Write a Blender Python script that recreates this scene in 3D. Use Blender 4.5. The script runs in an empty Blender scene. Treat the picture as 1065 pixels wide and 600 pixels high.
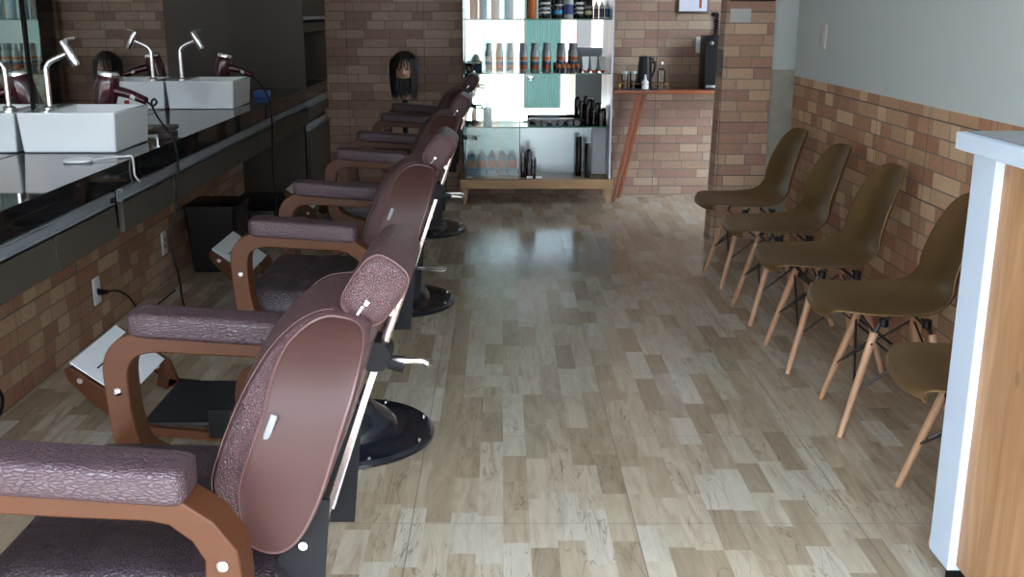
import bpy, bmesh, math, random
from mathutils import Vector, Matrix
random.seed(7)
C = bpy.context.scene.collection
R = math.radians
# ------------------------------------------------------------------ nodes
class N:
    def __init__(s, name):
        s.mat = bpy.data.materials.new(name); s.mat.use_nodes = True
        s.t = s.mat.node_tree; s.b = s.t.nodes['Principled BSDF']
    def new(s, typ, **kw):
        n = s.t.nodes.new(typ)
        for k, v in kw.items(): setattr(n, k, v)
        return n
    def link(s, a, b): s.t.links.new(a, b)
    def setin(s, sock, v):
        if isinstance(v, bpy.types.NodeSocket): s.link(v, sock)
        else: sock.default_value = v
    def m(s, op, a, b=0.0, c=0.0):
        n = s.new('ShaderNodeMath', operation=op)
        s.setin(n.inputs[0], a); s.setin(n.inputs[1], b); s.setin(n.inputs[2], c)
        return n.outputs[0]
    def mix(s, f, a, b, mode='MIX'):
        n = s.new('ShaderNodeMix', data_type='RGBA', blend_type=mode)
        s.setin(n.inputs[0], f)
        s.setin(n.inputs[6], a if isinstance(a, bpy.types.NodeSocket) else (*a, 1))
        s.setin(n.inputs[7], b if isinstance(b, bpy.types.NodeSocket) else (*b, 1))
        return n.outputs[2]
    def coord(s): return s.new('ShaderNodeTexCoord').outputs['Object']
    def sep(s, v):
        n = s.new('ShaderNodeSeparateXYZ'); s.link(v, n.inputs[0]); return n.outputs
    def comb(s, x, y, z=0.0):
        n = s.new('ShaderNodeCombineXYZ')
        for i, v in enumerate((x, y, z)): s.setin(n.inputs[i], v)
        return n.outputs[0]
    def white(s, v):
        n = s.new('ShaderNodeTexWhiteNoise', noise_dimensions='3D'); s.link(v, n.inputs[0]); return n.outputs['Value']
    def noise(s, v, scale, detail=3, rough=.5, dist=0):
        n = s.new('ShaderNodeTexNoise'); s.link(v, n.inputs['Vector'])
        n.inputs['Scale'].default_value = scale; n.inputs['Detail'].default_value = detail
        n.inputs['Roughness'].default_value = rough; n.inputs['Distortion'].default_value = dist
        return n.outputs['Fac']
    def ramp(s, f, pts, mode='LINEAR'):
        n = s.new('ShaderNodeValToRGB'); n.color_ramp.interpolation = mode; s.link(f, n.inputs[0])
        e = n.color_ramp.elements
        while len(e) < len(pts): e.new(1)
        for i, (p, c) in enumerate(pts): e[i].position = p; e[i].color = (*c, 1)
        return n.outputs[0]
    def scale(s, v, sc):
        n = s.new('ShaderNodeMapping'); s.link(v, n.inputs[0]); n.inputs['Scale'].default_value = sc; return n.outputs[0]
    def bump(s, h, strength=.2, dist=.01):
        n = s.new('ShaderNodeBump'); s.link(h, n.inputs['Height']); n.inputs['Strength'].default_value = strength
        n.inputs['Distance'].default_value = dist; s.link(n.outputs[0], s.b.inputs['Normal'])
    def p(s, **kw):
        names = dict(col='Base Color', rough='Roughness', metal='Metallic', spec='Specular IOR Level', coat='Coat Weight',
                     crough='Coat Roughness', trans='Transmission Weight', ior='IOR', sheen='Sheen Weight', em='Emission Color', es='Emission Strength', alpha='Alpha')
        for k, v in kw.items():
            if isinstance(v, tuple) and len(v) == 3: v = (*v, 1)
            s.setin(s.b.inputs[names[k]], v)
        return s
def plain(name, col, rough=.5, var=.06, **kw):
    n = N(name); c = n.coord(); f = n.noise(c, 14, 2)
    lo = tuple(x*(1-var) for x in col); hi = tuple(min(1, x*(1+var)) for x in col)
    n.p(col=n.mix(f, lo, hi), rough=rough, **kw); return n.mat

def brick_mat(name, axis, voff=.075, uoff=-.588, gain=1.0, paint=None, L=.33, warm=False):
    n = N(name); c = n.coord(); s = n.sep(c); U = s[axis]; V = n.m('SUBTRACT', s[2], voff)
    RH = .0665
    vr = n.m('DIVIDE', V, RH); row = n.m('FLOOR', vr); fr = n.m('FRACT', vr)
    rr = n.white(n.comb(row, 3.7))
    u = n.m('ADD', n.m('DIVIDE', U, L), n.m('MULTIPLY', rr, 9.0))
    idx = n.m('FLOOR', u); fu = n.m('FRACT', u)
    h = n.white(n.comb(idx, row, 1.3))
    cut = n.m('ADD', n.m('MULTIPLY', n.white(n.comb(idx, row, 5.1)), .3), .35)
    split = n.m('MULTIPLY', n.m('GREATER_THAN', h, .3), n.m('GREATER_THAN', fu, cut))
    h2 = n.white(n.comb(n.m('ADD', idx, n.m('MULTIPLY', split, .37)), row, 2.2))
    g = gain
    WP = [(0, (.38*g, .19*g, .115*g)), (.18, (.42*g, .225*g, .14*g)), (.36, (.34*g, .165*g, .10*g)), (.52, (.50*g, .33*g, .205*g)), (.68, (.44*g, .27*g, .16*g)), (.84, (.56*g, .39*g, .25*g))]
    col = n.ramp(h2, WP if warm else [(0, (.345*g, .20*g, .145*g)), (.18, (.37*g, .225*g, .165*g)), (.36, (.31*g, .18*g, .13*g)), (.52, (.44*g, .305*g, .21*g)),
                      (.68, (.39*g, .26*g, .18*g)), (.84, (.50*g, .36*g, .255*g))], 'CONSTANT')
    nz = n.noise(c, 55, 4, .6)
    col = n.mix(.55, col, n.mix(nz, (.25, .25, .25), (.8, .78, .76)), 'OVERLAY')
    d = n.m('ABSOLUTE', n.m('SUBTRACT', fu, cut))
    mu = n.m('MULTIPLY', n.m('LESS_THAN', d, .012), n.m('GREATER_THAN', h, .3))
    mu = n.m('MAXIMUM', mu, n.m('LESS_THAN', fu, .018))
    mv = n.m('MAXIMUM', n.m('LESS_THAN', fr, .055), n.m('GREATER_THAN', fr, .955))
    mort = n.m('MAXIMUM', mu, mv)
    col = n.mix(n.m('MULTIPLY', mort, .85), col, (.17*g, .155*g, .135*g))
    t1 = n.m('FRACT', n.m('DIVIDE', V, RH*5)); t2 = n.m('FRACT', n.m('DIVIDE', n.m('SUBTRACT', U, uoff), .5935))
    tl = n.m('MAXIMUM', n.m('LESS_THAN', t1, .012), n.m('LESS_THAN', t2, .007))
    col = n.mix(n.m('MULTIPLY', tl, .8), col, (.05, .04, .035))
    n.bump(n.m('SUBTRACT', n.m('MULTIPLY', nz, .3), mort), .25, .004)
    rough = .5
    if paint:
        top = n.m('GREATER_THAN', s[2], paint)
        col = n.mix(top, col, (.62, .68, .68))
    n.p(col=col, rough=rough)
    return n.mat

def floor_mat():
    n = N('wood_look_tile'); c = n.coord(); s = n.sep(c); T = .6376
    U = n.m('SUBTRACT', s[0], .382); V = n.m('SUBTRACT', s[1], 2.735)
    W = T/8.5
    u = n.m('DIVIDE', U, W); col_i = n.m('FLOOR', u)
    rc = n.white(n.comb(col_i, 1.7))
    v = n.m('ADD', n.m('DIVIDE', V, n.m('ADD', .19, n.m('MULTIPLY', n.white(n.comb(col_i, 8.1)), .16))), n.m('MULTIPLY', rc, 11))
    ri = n.m('FLOOR', v)
    h = n.white(n.comb(col_i, ri, 2.3))
    base = n.ramp(h, [(0, (.50, .425, .33)), (.14, (.56, .495, .40)), (.30, (.43, .355, .265)), (.44, (.53, .46, .365)), (.58, (.60, .555, .485)),
                      (.7, (.46, .385, .295)), (.82, (.575, .515, .43)), (.92, (.385, .315, .235))], 'CONSTANT')
    sv = n.new('ShaderNodeVectorMath', operation='ADD'); n.link(n.scale(c, (26, 3.2, 1)), sv.inputs[0]); n.link(n.comb(n.m('MULTIPLY', h, 40), n.m('MULTIPLY', h, 17)), sv.inputs[1])
    g = n.noise(sv.outputs[0], 1.0, 5, .6, 1.2)
    grain = n.ramp(g, [(.25, (.29, .27, .25)), (.45, (.49, .49, .48)), (.72, (.66, .66, .66))])
    col = n.mix(.7, base, grain, 'OVERLAY')
    vein = n.ramp(n.noise(sv.outputs[0], .55, 2, .4, 2.5), [(.485, (0, 0, 0)), (.5, (1, 1, 1)), (.515, (0, 0, 0))])
    vm = n.m('MULTIPLY', n.m('MULTIPLY', vein, n.m('GREATER_THAN', n.white(n.comb(col_i, ri, 9.3)), .55)), .6)
    col = n.mix(vm, col, (.2, .15, .10))
    blot = n.noise(n.scale(c, (7, 2, 1)), 1.3, 2)
    col = n.mix(.35, col, n.mix(blot, (.38, .38, .38), (.6, .6, .6)), 'OVERLAY')
    gu = n.m('FRACT', n.m('ADD', n.m('DIVIDE', U, T), .0018)); gv = n.m('FRACT', n.m('ADD', n.m('DIVIDE', V, T), .0018))
    gl = n.m('MAXIMUM', n.m('LESS_THAN', gu, .005), n.m('MULTIPLY', n.m('LESS_THAN', gv, .0048), .85))
    col = n.mix(n.m('MULTIPLY', gl, .8), col, (.10, .085, .065))
    col = n.mix(1.0, col, (.93, .91, .865), 'MULTIPLY')
    n.p(col=col, rough=n.m('ADD', .14, n.m('MULTIPLY', gl, .4)), spec=.5)
    n.bump(n.m('SUBTRACT', n.m('MULTIPLY', g, .05), gl), .12, .002)
    return n.mat

def leather(name, col, hi, sc=(220, 220, 220), rough=.38):
    n = N(name); c = n.coord()
    vo = n.new('ShaderNodeTexVoronoi', feature='DISTANCE_TO_EDGE'); n.link(n.scale(c, sc), vo.inputs['Vector']); vo.inputs['Scale'].default_value = 1
    e = n.ramp(vo.outputs['Distance'], [(0, (0, 0, 0)), (.22, (1, 1, 1))])
    nz = n.noise(c, 40, 3)
    cc = n.mix(nz, col, hi); cc = n.mix(n.m('MULTIPLY', n.m('SUBTRACT', 1.0, e), .35), cc, tuple(x*.45 for x in col))
    n.p(col=cc, rough=rough, spec=.38, coat=.08, crough=.35)
    n.bump(n.m('ADD', e, n.m('MULTIPLY', nz, .4)), .7, .0016)
    return n.mat

def wood(name, a, b, sc=(3, 3, 30), rough=.45, knots=False):
    n = N(name); c = n.coord()
    g = n.noise(n.scale(c, sc), 1.0, 5, .6, .8)
    col = n.ramp(g, [(.25, a), (.5, tuple((x+y)/2 for x, y in zip(a, b))), (.7, b)])
    if knots:
        vo = n.new('ShaderNodeTexVoronoi'); n.link(n.scale(c, (4.2, 7, 4.2)), vo.inputs['Vector']); vo.inputs['Scale'].default_value = 1
        k = n.ramp(vo.outputs['Distance'], [(.05, (1, 1, 1)), (.14, (0, 0, 0))])
        col = n.mix(n.m('MULTIPLY', k, .7), col, tuple(x*.35 for x in a))
    n.p(col=col, rough=rough); n.bump(g, .1, .002)
    return n.mat

def granite():
    n = N('black_granite'); c = n.coord()
    sp = n.noise(c, 190, 3, .7)
    col = n.ramp(sp, [(.5, (.004, .004, .005)), (.62, (.012, .014, .014)), (.72, (.07, .075, .07))])
    n.p(col=col, rough=.04, spec=.5); return n.mat
def mirror(name, tint, rough=0.0):
    n = N(name); c = n.coord(); f = n.noise(c, 3, 1)
    n.p(col=n.mix(f, tint, tuple(x*.98 for x in tint)), metal=1.0, rough=rough); return n.mat
def glass(name, tint=(.9, .97, .95), rough=0.0):
    n = N(name); c = n.coord(); f = n.noise(c, 3, 1)
    tr = n.new('ShaderNodeBsdfTransparent'); gl = n.new('ShaderNodeBsdfGlossy'); gl.inputs['Roughness'].default_value = rough
    n.link(n.mix(f, tint, tint), tr.inputs[0])
    fr = n.new('ShaderNodeFresnel'); fr.inputs[0].default_value = 1.5
    mx = n.new('ShaderNodeMixShader'); n.link(fr.outputs[0], mx.inputs[0]); n.link(tr.outputs[0], mx.inputs[1]); n.link(gl.outputs[0], mx.inputs[2])
    n.link(mx.outputs[0], n.t.nodes['Material Output'].inputs['Surface']); return n.mat
def banded(name, body, bands, rough=.3, metal=0.0, axis=2):
    """label bands along z: bands = [(z0, z1, colour)] in object space"""
    n = N(name); s = n.sep(n.coord()); col = n.mix(0.0, body, body)
    for z0, z1, cc in bands:
        f = n.m('MULTIPLY', n.m('GREATER_THAN', s[axis], z0), n.m('LESS_THAN', s[axis], z1))
        col = n.mix(f, col, cc)
    n.p(col=col, rough=rough, metal=metal); return n.mat

M = dict(
 floor=floor_mat(),
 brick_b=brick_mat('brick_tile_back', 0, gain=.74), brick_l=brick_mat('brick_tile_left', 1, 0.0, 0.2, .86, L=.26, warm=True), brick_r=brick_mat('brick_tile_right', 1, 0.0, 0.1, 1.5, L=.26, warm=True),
 brick_p=brick_mat('brick_tile_pier', 0, .075, 1.36, 1.5),  # same bricks as the back wall, gain raised so the pier looks lit
 paint=plain('pale_wall_paint', (.77, .86, .88), .6, .02), ceil=plain('ceiling_paint', (.30, .30, .29), .8, .02), stone=plain('pale_stone', (.52, .50, .44), .7, .25),
 croc=leather('crocodile_vinyl', (.050, .022, .024), (.078, .038, .042)), croc_arm=leather('crocodile_vinyl_arm', (.044, .024, .030), (.066, .040, .048), (80, 190, 190), .34),
 croc_seat=leather('seat_vinyl', (.022, .014, .018), (.034, .022, .027), (130, 130, 130), .4),
 vinyl=plain('smooth_maroon_vinyl', (.042, .016, .013), .5, .12, spec=.3), piping=plain('maroon_piping', (.07, .03, .03), .4),
 stitch=plain('pale_stitching', (.12, .07, .06), .8, spec=.1),
 bronze=plain('copper_brown_frame', (.060, .019, .006), .45, .08, spec=.25), blackpl=plain('black_plastic', (.006, .006, .008), .4, spec=.3),
 navy=plain('dark_enamel_base', (.008, .011, .02), .22, coat=.6), chrome=plain('chrome', (.82, .82, .84), .12, .02, metal=1.0),
 rail=plain('chromed_rail', (.80, .66, .64), .25, .03, metal=.9), darkmet=plain('dark_grey_metal', (.012, .012, .014), .6, spec=.15),
 steel=plain('brushed_steel_plate', (.80, .86, .90), .25, .04, metal=.1), rubber=plain('black_footboard', (.014, .016, .018), .45, .3),  # steel: reflected sky put into the pale blue base colour
 shell=plain('bronze_brown_shell', (.20, .120, .050), .38, .08, metal=.5), beech=wood('beech_leg', (.50, .27, .155), (.66, .39, .24), (14, 14, 3), .4),
 wire=plain('black_wire', (.01, .01, .012), .4),
 granite=granite(), alu=plain('aluminium_profile', (.33, .36, .39), .4, .03, metal=.35), panel=plain('taupe_laminate', (.056, .049, .040), .5, .06, spec=.3),
 paneldark=plain('dark_laminate', (.032, .027, .024), .4, .08), mirror=mirror('wall_mirror_silver', (.90, .92, .91)),
 cmirror=mirror('cabinet_mirror_silver', (.84, .90, .90)), smirror=mirror('satin_mirror', (.36, .45, .49), .22),
 ceramic=plain('white_ceramic', (.74, .78, .80), .12, .01, coat=.5), plate=plain('white_plastic', (.72, .74, .74), .35, .02),
 cord=plain('black_cord', (.006, .006, .007), .6, spec=.2), dryer=plain('burgundy_plastic', (.055, .006, .016), .14, .05, coat=.7),
 cwhite=plain('white_laminate', (.58, .68, .82), .35, .01), cgrey=plain('grey_counter_top', (.25, .27, .29), .3, .1),
 oak=wood('oak_laminate', (.30, .145, .058), (.52, .30, .15), (20, 20, 2.2), .5, True), plinth=plain('black_plinth', (.010, .010, .010), .7, spec=.1),
 cabwood=wood('light_brown_wood', (.33, .19, .09), (.47, .29, .15), (3, 14, 14)), redwood=wood('reddish_wood', (.20, .055, .022), (.30, .09, .04), (3, 14, 14), .3),
 glass=glass('clear_glass'), gglass=glass('greenish_glass_door', (.93, .97, .96)), edge=plain('green_glass_edge', (.08, .22, .19), .15), sidew=plain('white_side_frame', (.70, .75, .85), .3, .02),
 hair=plain('black_hair', (.008, .006, .006), .5, .4), skin=plain('mannequin_skin', (.45, .25, .16), .5),
 gold=plain('gold_rim', (.65, .42, .12), .25, metal=.9), black=plain('glossy_black', (.006, .006, .008), .12, coat=.5),
 orange=plain('orange_bottle', (.70, .16, .02), .3), amber=plain('amber_jar', (.40, .12, .03), .2), bluel=plain('blue_label', (.03, .10, .32), .35),
 tube=banded('white_tube_body', (.66, .74, .76), [(.0, .018, (.5, .12, .12))]), brownb=plain('brown_bottle', (.10, .025, .015), .15),
 clearp=plain('pale_blue_bottle', (.45, .58, .68), .2), green=plain('green_print', (.16, .22, .07), .4), red=plain('red_plastic', (.45, .01, .01), .3),
 paper=plain('paper_print', (.55, .56, .66), .6), frameb=plain('dark_frame', (.03, .018, .015), .4), bin=plain('black_bin_plastic', (.005, .005, .006), .35),
 road=plain('sunlit_pavement', (.42, .40, .37), .8, .1), peach=plain('peach_render', (.34, .20, .15), .8, .04), whiter=plain('white_render', (.32, .32, .32), .8, .03),
 gshut=plain('green_shutter', (.008, .034, .028), .6, .1, spec=.2), tag=plain('grey_tag', (.16, .165, .17), .4), lock=plain('lock_metal', (.30, .32, .34), .3, metal=.8),
)
M['can'] = banded('silver_can_body', (.42, .45, .47), [(.02, .05, (.50, .13, .03)), (.05, .075, (.05, .07, .16)), (.085, .11, (.50, .13, .03))], .28, .4)
M['blk_white'] = banded('black_bottle_white_print', (.006, .006, .008), [(.035, .05, (.7, .7, .7)), (.065, .08, (.6, .6, .6)), (.1, .115, (.7, .7, .7))], .2)
M['blk_blue'] = banded('black_bottle_blue_print', (.006, .006, .01), [(.03, .06, (.02, .25, .55)), (.09, .1, (.5, .5, .5))], .2)
M['blk_yel'] = banded('black_bottle_yellow_print', (.006, .006, .008), [(.03, .055, (.55, .52, .25)), (.075, .09, (.3, .3, .28))], .2)
M['white_blue'] = banded('white_bottle_blue_label', (.55, .58, .60), [(.03, .10, (.04, .07, .25))], .3)
M['small_wb'] = banded('small_bottle_body', (.5, .6, .68), [(.01, .07, (.02, .05, .12))], .25)
M['bag'] = banded('printed_packet', (.10, .22, .32), [(.06, .12, (.42, .16, .10)), (.0, .04, (.25, .3, .42))], .4)

# ------------------------------------------------------------------ mesh builder
class B:
    def __init__(s): s.v = []; s.f = []
    def add(s, vs, fs, mat=None):
        o = len(s.v)
        s.v += [tuple((mat @ Vector(v)) if mat else v) for v in vs]; s.f += [tuple(i+o for i in f) for f in fs]
        return s
    def bm(s, bm, mat=None):
        bm.verts.index_update(); s.add([v.co[:] for v in bm.verts], [[v.index for v in f.verts] for f in bm.faces], mat); bm.free(); return s
    def box(s, x0, x1, y0, y1, z0, z1, bev=0, seg=2, mat=None):
        bm = bmesh.new(); bmesh.ops.create_cube(bm, size=1)
        for v in bm.verts: v.co = Vector(((x0+x1)/2+v.co.x*(x1-x0), (y0+y1)/2+v.co.y*(y1-y0), (z0+z1)/2+v.co.z*(z1-z0)))
        if bev: bmesh.ops.bevel(bm, geom=bm.edges[:], offset=bev, segments=seg, profile=.5, affect='EDGES')
        return s.bm(bm, mat)
    def rbox(s, cen, size, rot=(0, 0, 0), bev=0, seg=2):
        m = Matrix.Translation(cen) @ (Matrix.Rotation(rot[2], 4, 'Z') @ Matrix.Rotation(rot[1], 4, 'Y') @ Matrix.Rotation(rot[0], 4, 'X'))
        a, b, c = (q/2 for q in size); return s.box(-a, a, -b, b, -c, c, bev, seg, m)
    def rings(s, rings, closed=True, cap=True):
        n = len(rings[0]); vs = [p for r in rings for p in r]; fs = []
        for i in range(len(rings)-1):
            for j in range(n if closed else n-1):
                k = (j+1) % n; fs.append((i*n+j, i*n+k, (i+1)*n+k, (i+1)*n+j))
        if cap: fs.append(tuple(range(n))[::-1]); fs.append(tuple((len(rings)-1)*n+j for j in range(n)))
        return s.add(vs, fs)
    def tube(s, pts, r, n=10, smooth=0):
        pts = [Vector(p) for p in pts]
        if smooth: pts = cr(pts, smooth)
        rs = r if isinstance(r, (list, tuple)) else [r]*len(pts)
        if len(rs) != len(pts): rs = [rs[0]+(rs[-1]-rs[0])*i/(len(pts)-1) for i in range(len(pts))]
        up = None; rg = []
        for i, p in enumerate(pts):
            t = (pts[min(i+1, len(pts)-1)]-pts[max(i-1, 0)]).normalized()
            if up is None: up = Vector((0, 0, 1)) if abs(t.z) < .9 else Vector((1, 0, 0))
            a = t.cross(up)
            if a.length < 1e-4: a = t.orthogonal()
            a.normalize(); b = a.cross(t).normalized(); up = b
            rg.append([tuple(p+(a*math.cos(q)+b*math.sin(q))*rs[i]) for q in (2*math.pi*k/n for k in range(n))])
        return s.rings(rg)
    def cyl(s, p0, p1, r0, r1=None, n=16): return s.tube([p0, p1], [r0, r0 if r1 is None else r1], n)
    def lathe(s, prof, cen=(0, 0, 0), n=32, mat=None):
        rg = [[(cen[0]+r*math.cos(2*math.pi*k/n), cen[1]+r*math.sin(2*math.pi*k/n), cen[2]+z) for k in range(n)] for r, z in prof]
        if mat: rg = [[tuple(mat @ Vector(p)) for p in r] for r in rg]
        return s.rings(rg)
    def prism(s, poly, y0, y1):
        return s.rings([[(x, y0, z) for x, z in poly], [(x, y1, z) for x, z in poly]])
    def prismx(s, poly, x0, x1):
        return s.rings([[(x0, y, z) for y, z in poly], [(x1, y, z) for y, z in poly]])
    def ribbon(s, path, th, y0, y1):
        """flat bar following an (x,z) path with thickness th (scalar or list)"""
        n = len(path); ths = th if isinstance(th, list) else [th]*n; rg = []
        for i, (x, z) in enumerate(path):
            a = Vector(path[max(i-1, 0)]); b = Vector(path[min(i+1, n-1)]); t = (b-a).normalized(); nn = Vector((-t.y, t.x))*ths[i]/2
            rg.append([(x+nn.x, y0, z+nn.y), (x+nn.x, y1, z+nn.y), (x-nn.x, y1, z-nn.y), (x-nn.x, y0, z-nn.y)])
        return s.rings(rg)
    def build(s, name, mat, parent=None, off=(0, 0, 0), smooth=True, bevel=0, sub=0, angle=35):
        me = bpy.data.meshes.new(name)
        me.from_pydata([(x-off[0], y-off[1], z-off[2]) for x, y, z in s.v], [], s.f)
        bm = bmesh.new(); bm.from_mesh(me); bmesh.ops.recalc_face_normals(bm, faces=bm.faces); bm.to_mesh(me); bm.free()
        me.materials.append(M[mat] if isinstance(mat, str) else mat)
        o = bpy.data.objects.new(name, me); C.objects.link(o)
        if parent: o.parent = parent
        else: o.location = off
        if smooth:
            me.polygons.foreach_set('use_smooth', [True]*len(me.polygons))
            me.set_sharp_from_angle(angle=R(angle))
        if bevel:
            m = o.modifiers.new('bevel', 'BEVEL'); m.width = bevel; m.segments = 2; m.limit_method = 'ANGLE'
        if sub:
            m = o.modifiers.new('sub', 'SUBSURF'); m.levels = sub; m.render_levels = sub
        return o
def cr(pts, k, closed=False):
    out = []; n = len(pts)
    for i in range(n if closed else n-1):
        g = (lambda j: Vector(pts[j % n])) if closed else (lambda j: Vector(pts[max(0, min(n-1, j))]))
        p0, p1, p2, p3 = g(i-1), g(i), g(i+1), g(i+2)
        for q in range(k):
            t = q/k
            out.append(.5*((2*p1)+(p2-p0)*t+(2*p0-5*p1+4*p2-p3)*t*t+(3*p1-p0-3*p2+p3)*t**3))
    if not closed: out.append(Vector(pts[-1]))
    return out
def tag(o, label, cat, group=None):
    o['label'] = label; o['category'] = cat
    if group: o['group'] = group
    return o
def empty(name, loc, label=None, cat=None, group=None):
    o = bpy.data.objects.new(name, None); o.location = loc; o.empty_display_size = .05; C.objects.link(o)
    if label: tag(o, label, cat, group)
    return o
def struct(o): o['kind'] = 'structure'; return o
def copy_tree(o, parent=None):
    c = o.copy(); C.objects.link(c); c.parent = parent
    for ch in list(o.children): copy_tree(ch, c)
    return c

# ------------------------------------------------------------------ setting
XL, XR, YB, ZC = -1.81, 1.72, 8.24, 2.75
struct(B().box(XL-.2, 3.2, -.2, YB+.2, -.12, 0).build('floor', 'floor', smooth=False))
struct(B().box(XL-.2, 3.2, -.2, YB+.2, ZC, ZC+.25).build('ceiling', 'ceil', smooth=False))
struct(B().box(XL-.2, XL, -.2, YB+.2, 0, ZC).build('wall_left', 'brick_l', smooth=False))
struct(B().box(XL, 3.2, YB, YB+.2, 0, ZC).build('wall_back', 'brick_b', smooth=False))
YE = 6.28
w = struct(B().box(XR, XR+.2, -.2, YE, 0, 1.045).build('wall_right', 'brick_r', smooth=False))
u = B().box(XR, XR+.2, -.2, YE, 1.045, ZC).build('wall_right_upper', 'paint', smooth=False); struct(u)
# recess beside the pier, the pier and the wall behind it
b = B().box(XR-.06, XR+.5, 6.66, 6.74, 1.06, ZC); struct(b.build('wall_recess', 'paint', smooth=False))
b = B().box(XR-.06, XR+.5, 6.66, 6.74, 0, 1.06); struct(b.build('wall_recess_lower', 'stone', smooth=False))
struct(B().box(XR+.2, XR+.5, 6.1, 6.66, 0, ZC).build('wall_recess_side', 'paint', smooth=False))
pr = B(); pr.rings([[(1.335, 6.60, 0), (1.665, 6.60, 0), (1.665, 6.78, 0), (1.335, 6.78, 0)], [(1.372, 6.60, 1.5), (1.665, 6.60, 1.5), (1.665, 6.78, 1.5), (1.372, 6.78, 1.5)],
                    [(1.372, 6.60, ZC), (1.665, 6.60, ZC), (1.665, 6.78, ZC), (1.372, 6.78, ZC)]])
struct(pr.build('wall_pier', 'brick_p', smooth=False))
struct(B().box(3.0, 3.2, 6.74, YB, 0, ZC).build('wall_side_passage', 'paint', smooth=False))
struct(B().box(XL-.2, XR+.2, -.45, -.2, 2.45, ZC+.25).build('wall_front', 'paint', smooth=False))
# outside: pavement and the street front seen in the mirrors
struct(B().box(-14, 14, -16, -.2, -.2, -.05).build('ground', 'road', smooth=False))
bd = empty('building', (0, -11, -.05), 'pale street building opposite the shop, seen only in the mirrors', 'building')
o = (0, -11, -.05)
B().box(-12, 12, -13, -11, -.05, 4.6).build('wall', 'whiter', bd, o, False)
for a, b_ in ((-1.7, -.5), (-.22, .02), (.25, .40), (.62, .72)): B().box(a, b_, -10.99, -10.9, -.05, 3.4).build('peach_panel', 'peach', bd, o, False)
B().box(2.1, 3.4, -10.99, -10.95, -.05, 3.0).build('window', 'paneldark', bd, o, False)
B().box(-6.5, -3.0, -10.99, -10.95, -.05, 2.8).build('shutter', 'gshut', bd, o, False)
B().box(-2.6, -2.0, -10.99, -10.95, .9, 2.2).build('window', 'paneldark', bd, o, False)

o = (1.2, -5.6, -.05); kk = empty('reflection_kiosk', o, 'invented green kiosk added outside to shape the reflection in the cabinet mirror', 'kiosk')  # invented kiosk, added to put dark green into the cabinet mirror
B().box(.78, 2.9, -7.0, -5.52, -.05, 2.3).build('body', 'peach', kk, o, False)
g = B()
for k in range(15): g.box(.80+k*.05, .84+k*.05, -5.52, -5.49, -.04, 2.25)
g.build('shutter', 'gshut', kk, o, False)
B().box(1.85, 2.15, -5.52, -5.50, -.04, 2.1).build('door', 'paneldark', kk, o, False)


# ------------------------------------------------------------------ mirrors on the left wall
for y0, y1, lab in ((1.0, 4.085, 'large frameless wall mirror nearest the camera, left of the dark vertical joint'),
                    (4.10, 7.29, 'large frameless wall mirror behind both basins, up to the tall taupe cabinet')):
    r = empty('wall_mirror', (XL, (y0+y1)/2, .9), lab, 'mirror', 'mirrors over the black counter')
    B().box(XL+.001, XL+.010, y0, y1, .902, 2.4).build('mirror_glass', 'mirror', r, (XL, (y0+y1)/2, .9), False)
    yy = y1-.006 if y0 < 2 else y0+.002
    B().box(XL+.001, XL+.014, yy, yy+.006, .902, 2.4).build('edge_strip', 'plinth', r, (XL, (y0+y1)/2, .9), False)

# ------------------------------------------------------------------ counter
XF = -1.335
b = B().box(XL+.002, XF, .9, YB-.002, .86, .90).box(XF-.03, XF, .9, YB-.002, .815, .862)
tag(b.build('countertop', 'granite', None, (XF, 4, .86), False, .002), 'long polished black granite counter with a deep front edge along the mirrors', 'counter')
def drawer_unit(y0, y1, label, lock=False):
    o = (XF, (y0+y1)/2, .66); r = empty('drawer_unit', o, label, 'drawer', 'drawer units hung under the granite counter')
    B().box(XL+.003, XF-.035, y0+.02, y1-.02, .665, .858).build('body', 'paneldark', r, o, False)
    d = B().box(XF-.02, XF, y0+.002, y1-.002, .655, .765).build('drawer_front', 'panel', r, o, False, .0015)
    h = B()
    h.box(XF-.02, XF+.004, y0+.001, y1-.001, .765, .772).box(XF-.02, XF-.015, y0+.001, y1-.001, .772, .806).box(XF-.02, XF+.004, y0+.001, y1-.001, .803, .810)
    h.box(XF-.002, XF+.004, y0+.001, y1-.001, .797, .807).box(XF-.002, XF+.004, y0+.001, y1-.001, .765, .774)
    h.build('handle', 'alu', d, o, False)
    if lock:
        B().box(XF-.045, XF-.018, y1+.004, y1+.03, .69, .735, .003).cyl((XF-.018, y1+.017, .712), (XF-.010, y1+.017, .712), .010).build('lock', 'lock', r, o)
        B().box(XL+.003, XF-.05, y1-.018, y1+.066, .66, .855).build('divider', 'cabwood', r, o, False)
drawer_unit(1.6, 3.078, 'taupe drawer with long aluminium grip, nearest the camera under the counter')
drawer_unit(3.082, 3.59, 'taupe drawer with aluminium grip, just before the gap with the metal lock', True)
drawer_unit(3.665, 4.26, 'taupe drawer just past the metal lock, white charging cable ends at its grip')
drawer_unit(4.264, 5.77, 'wide taupe drawer crossed by the long black dryer cord')
drawer_unit(5.774, 7.34, 'farthest taupe drawer, ending at the floor-standing dark cabinet')
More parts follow.
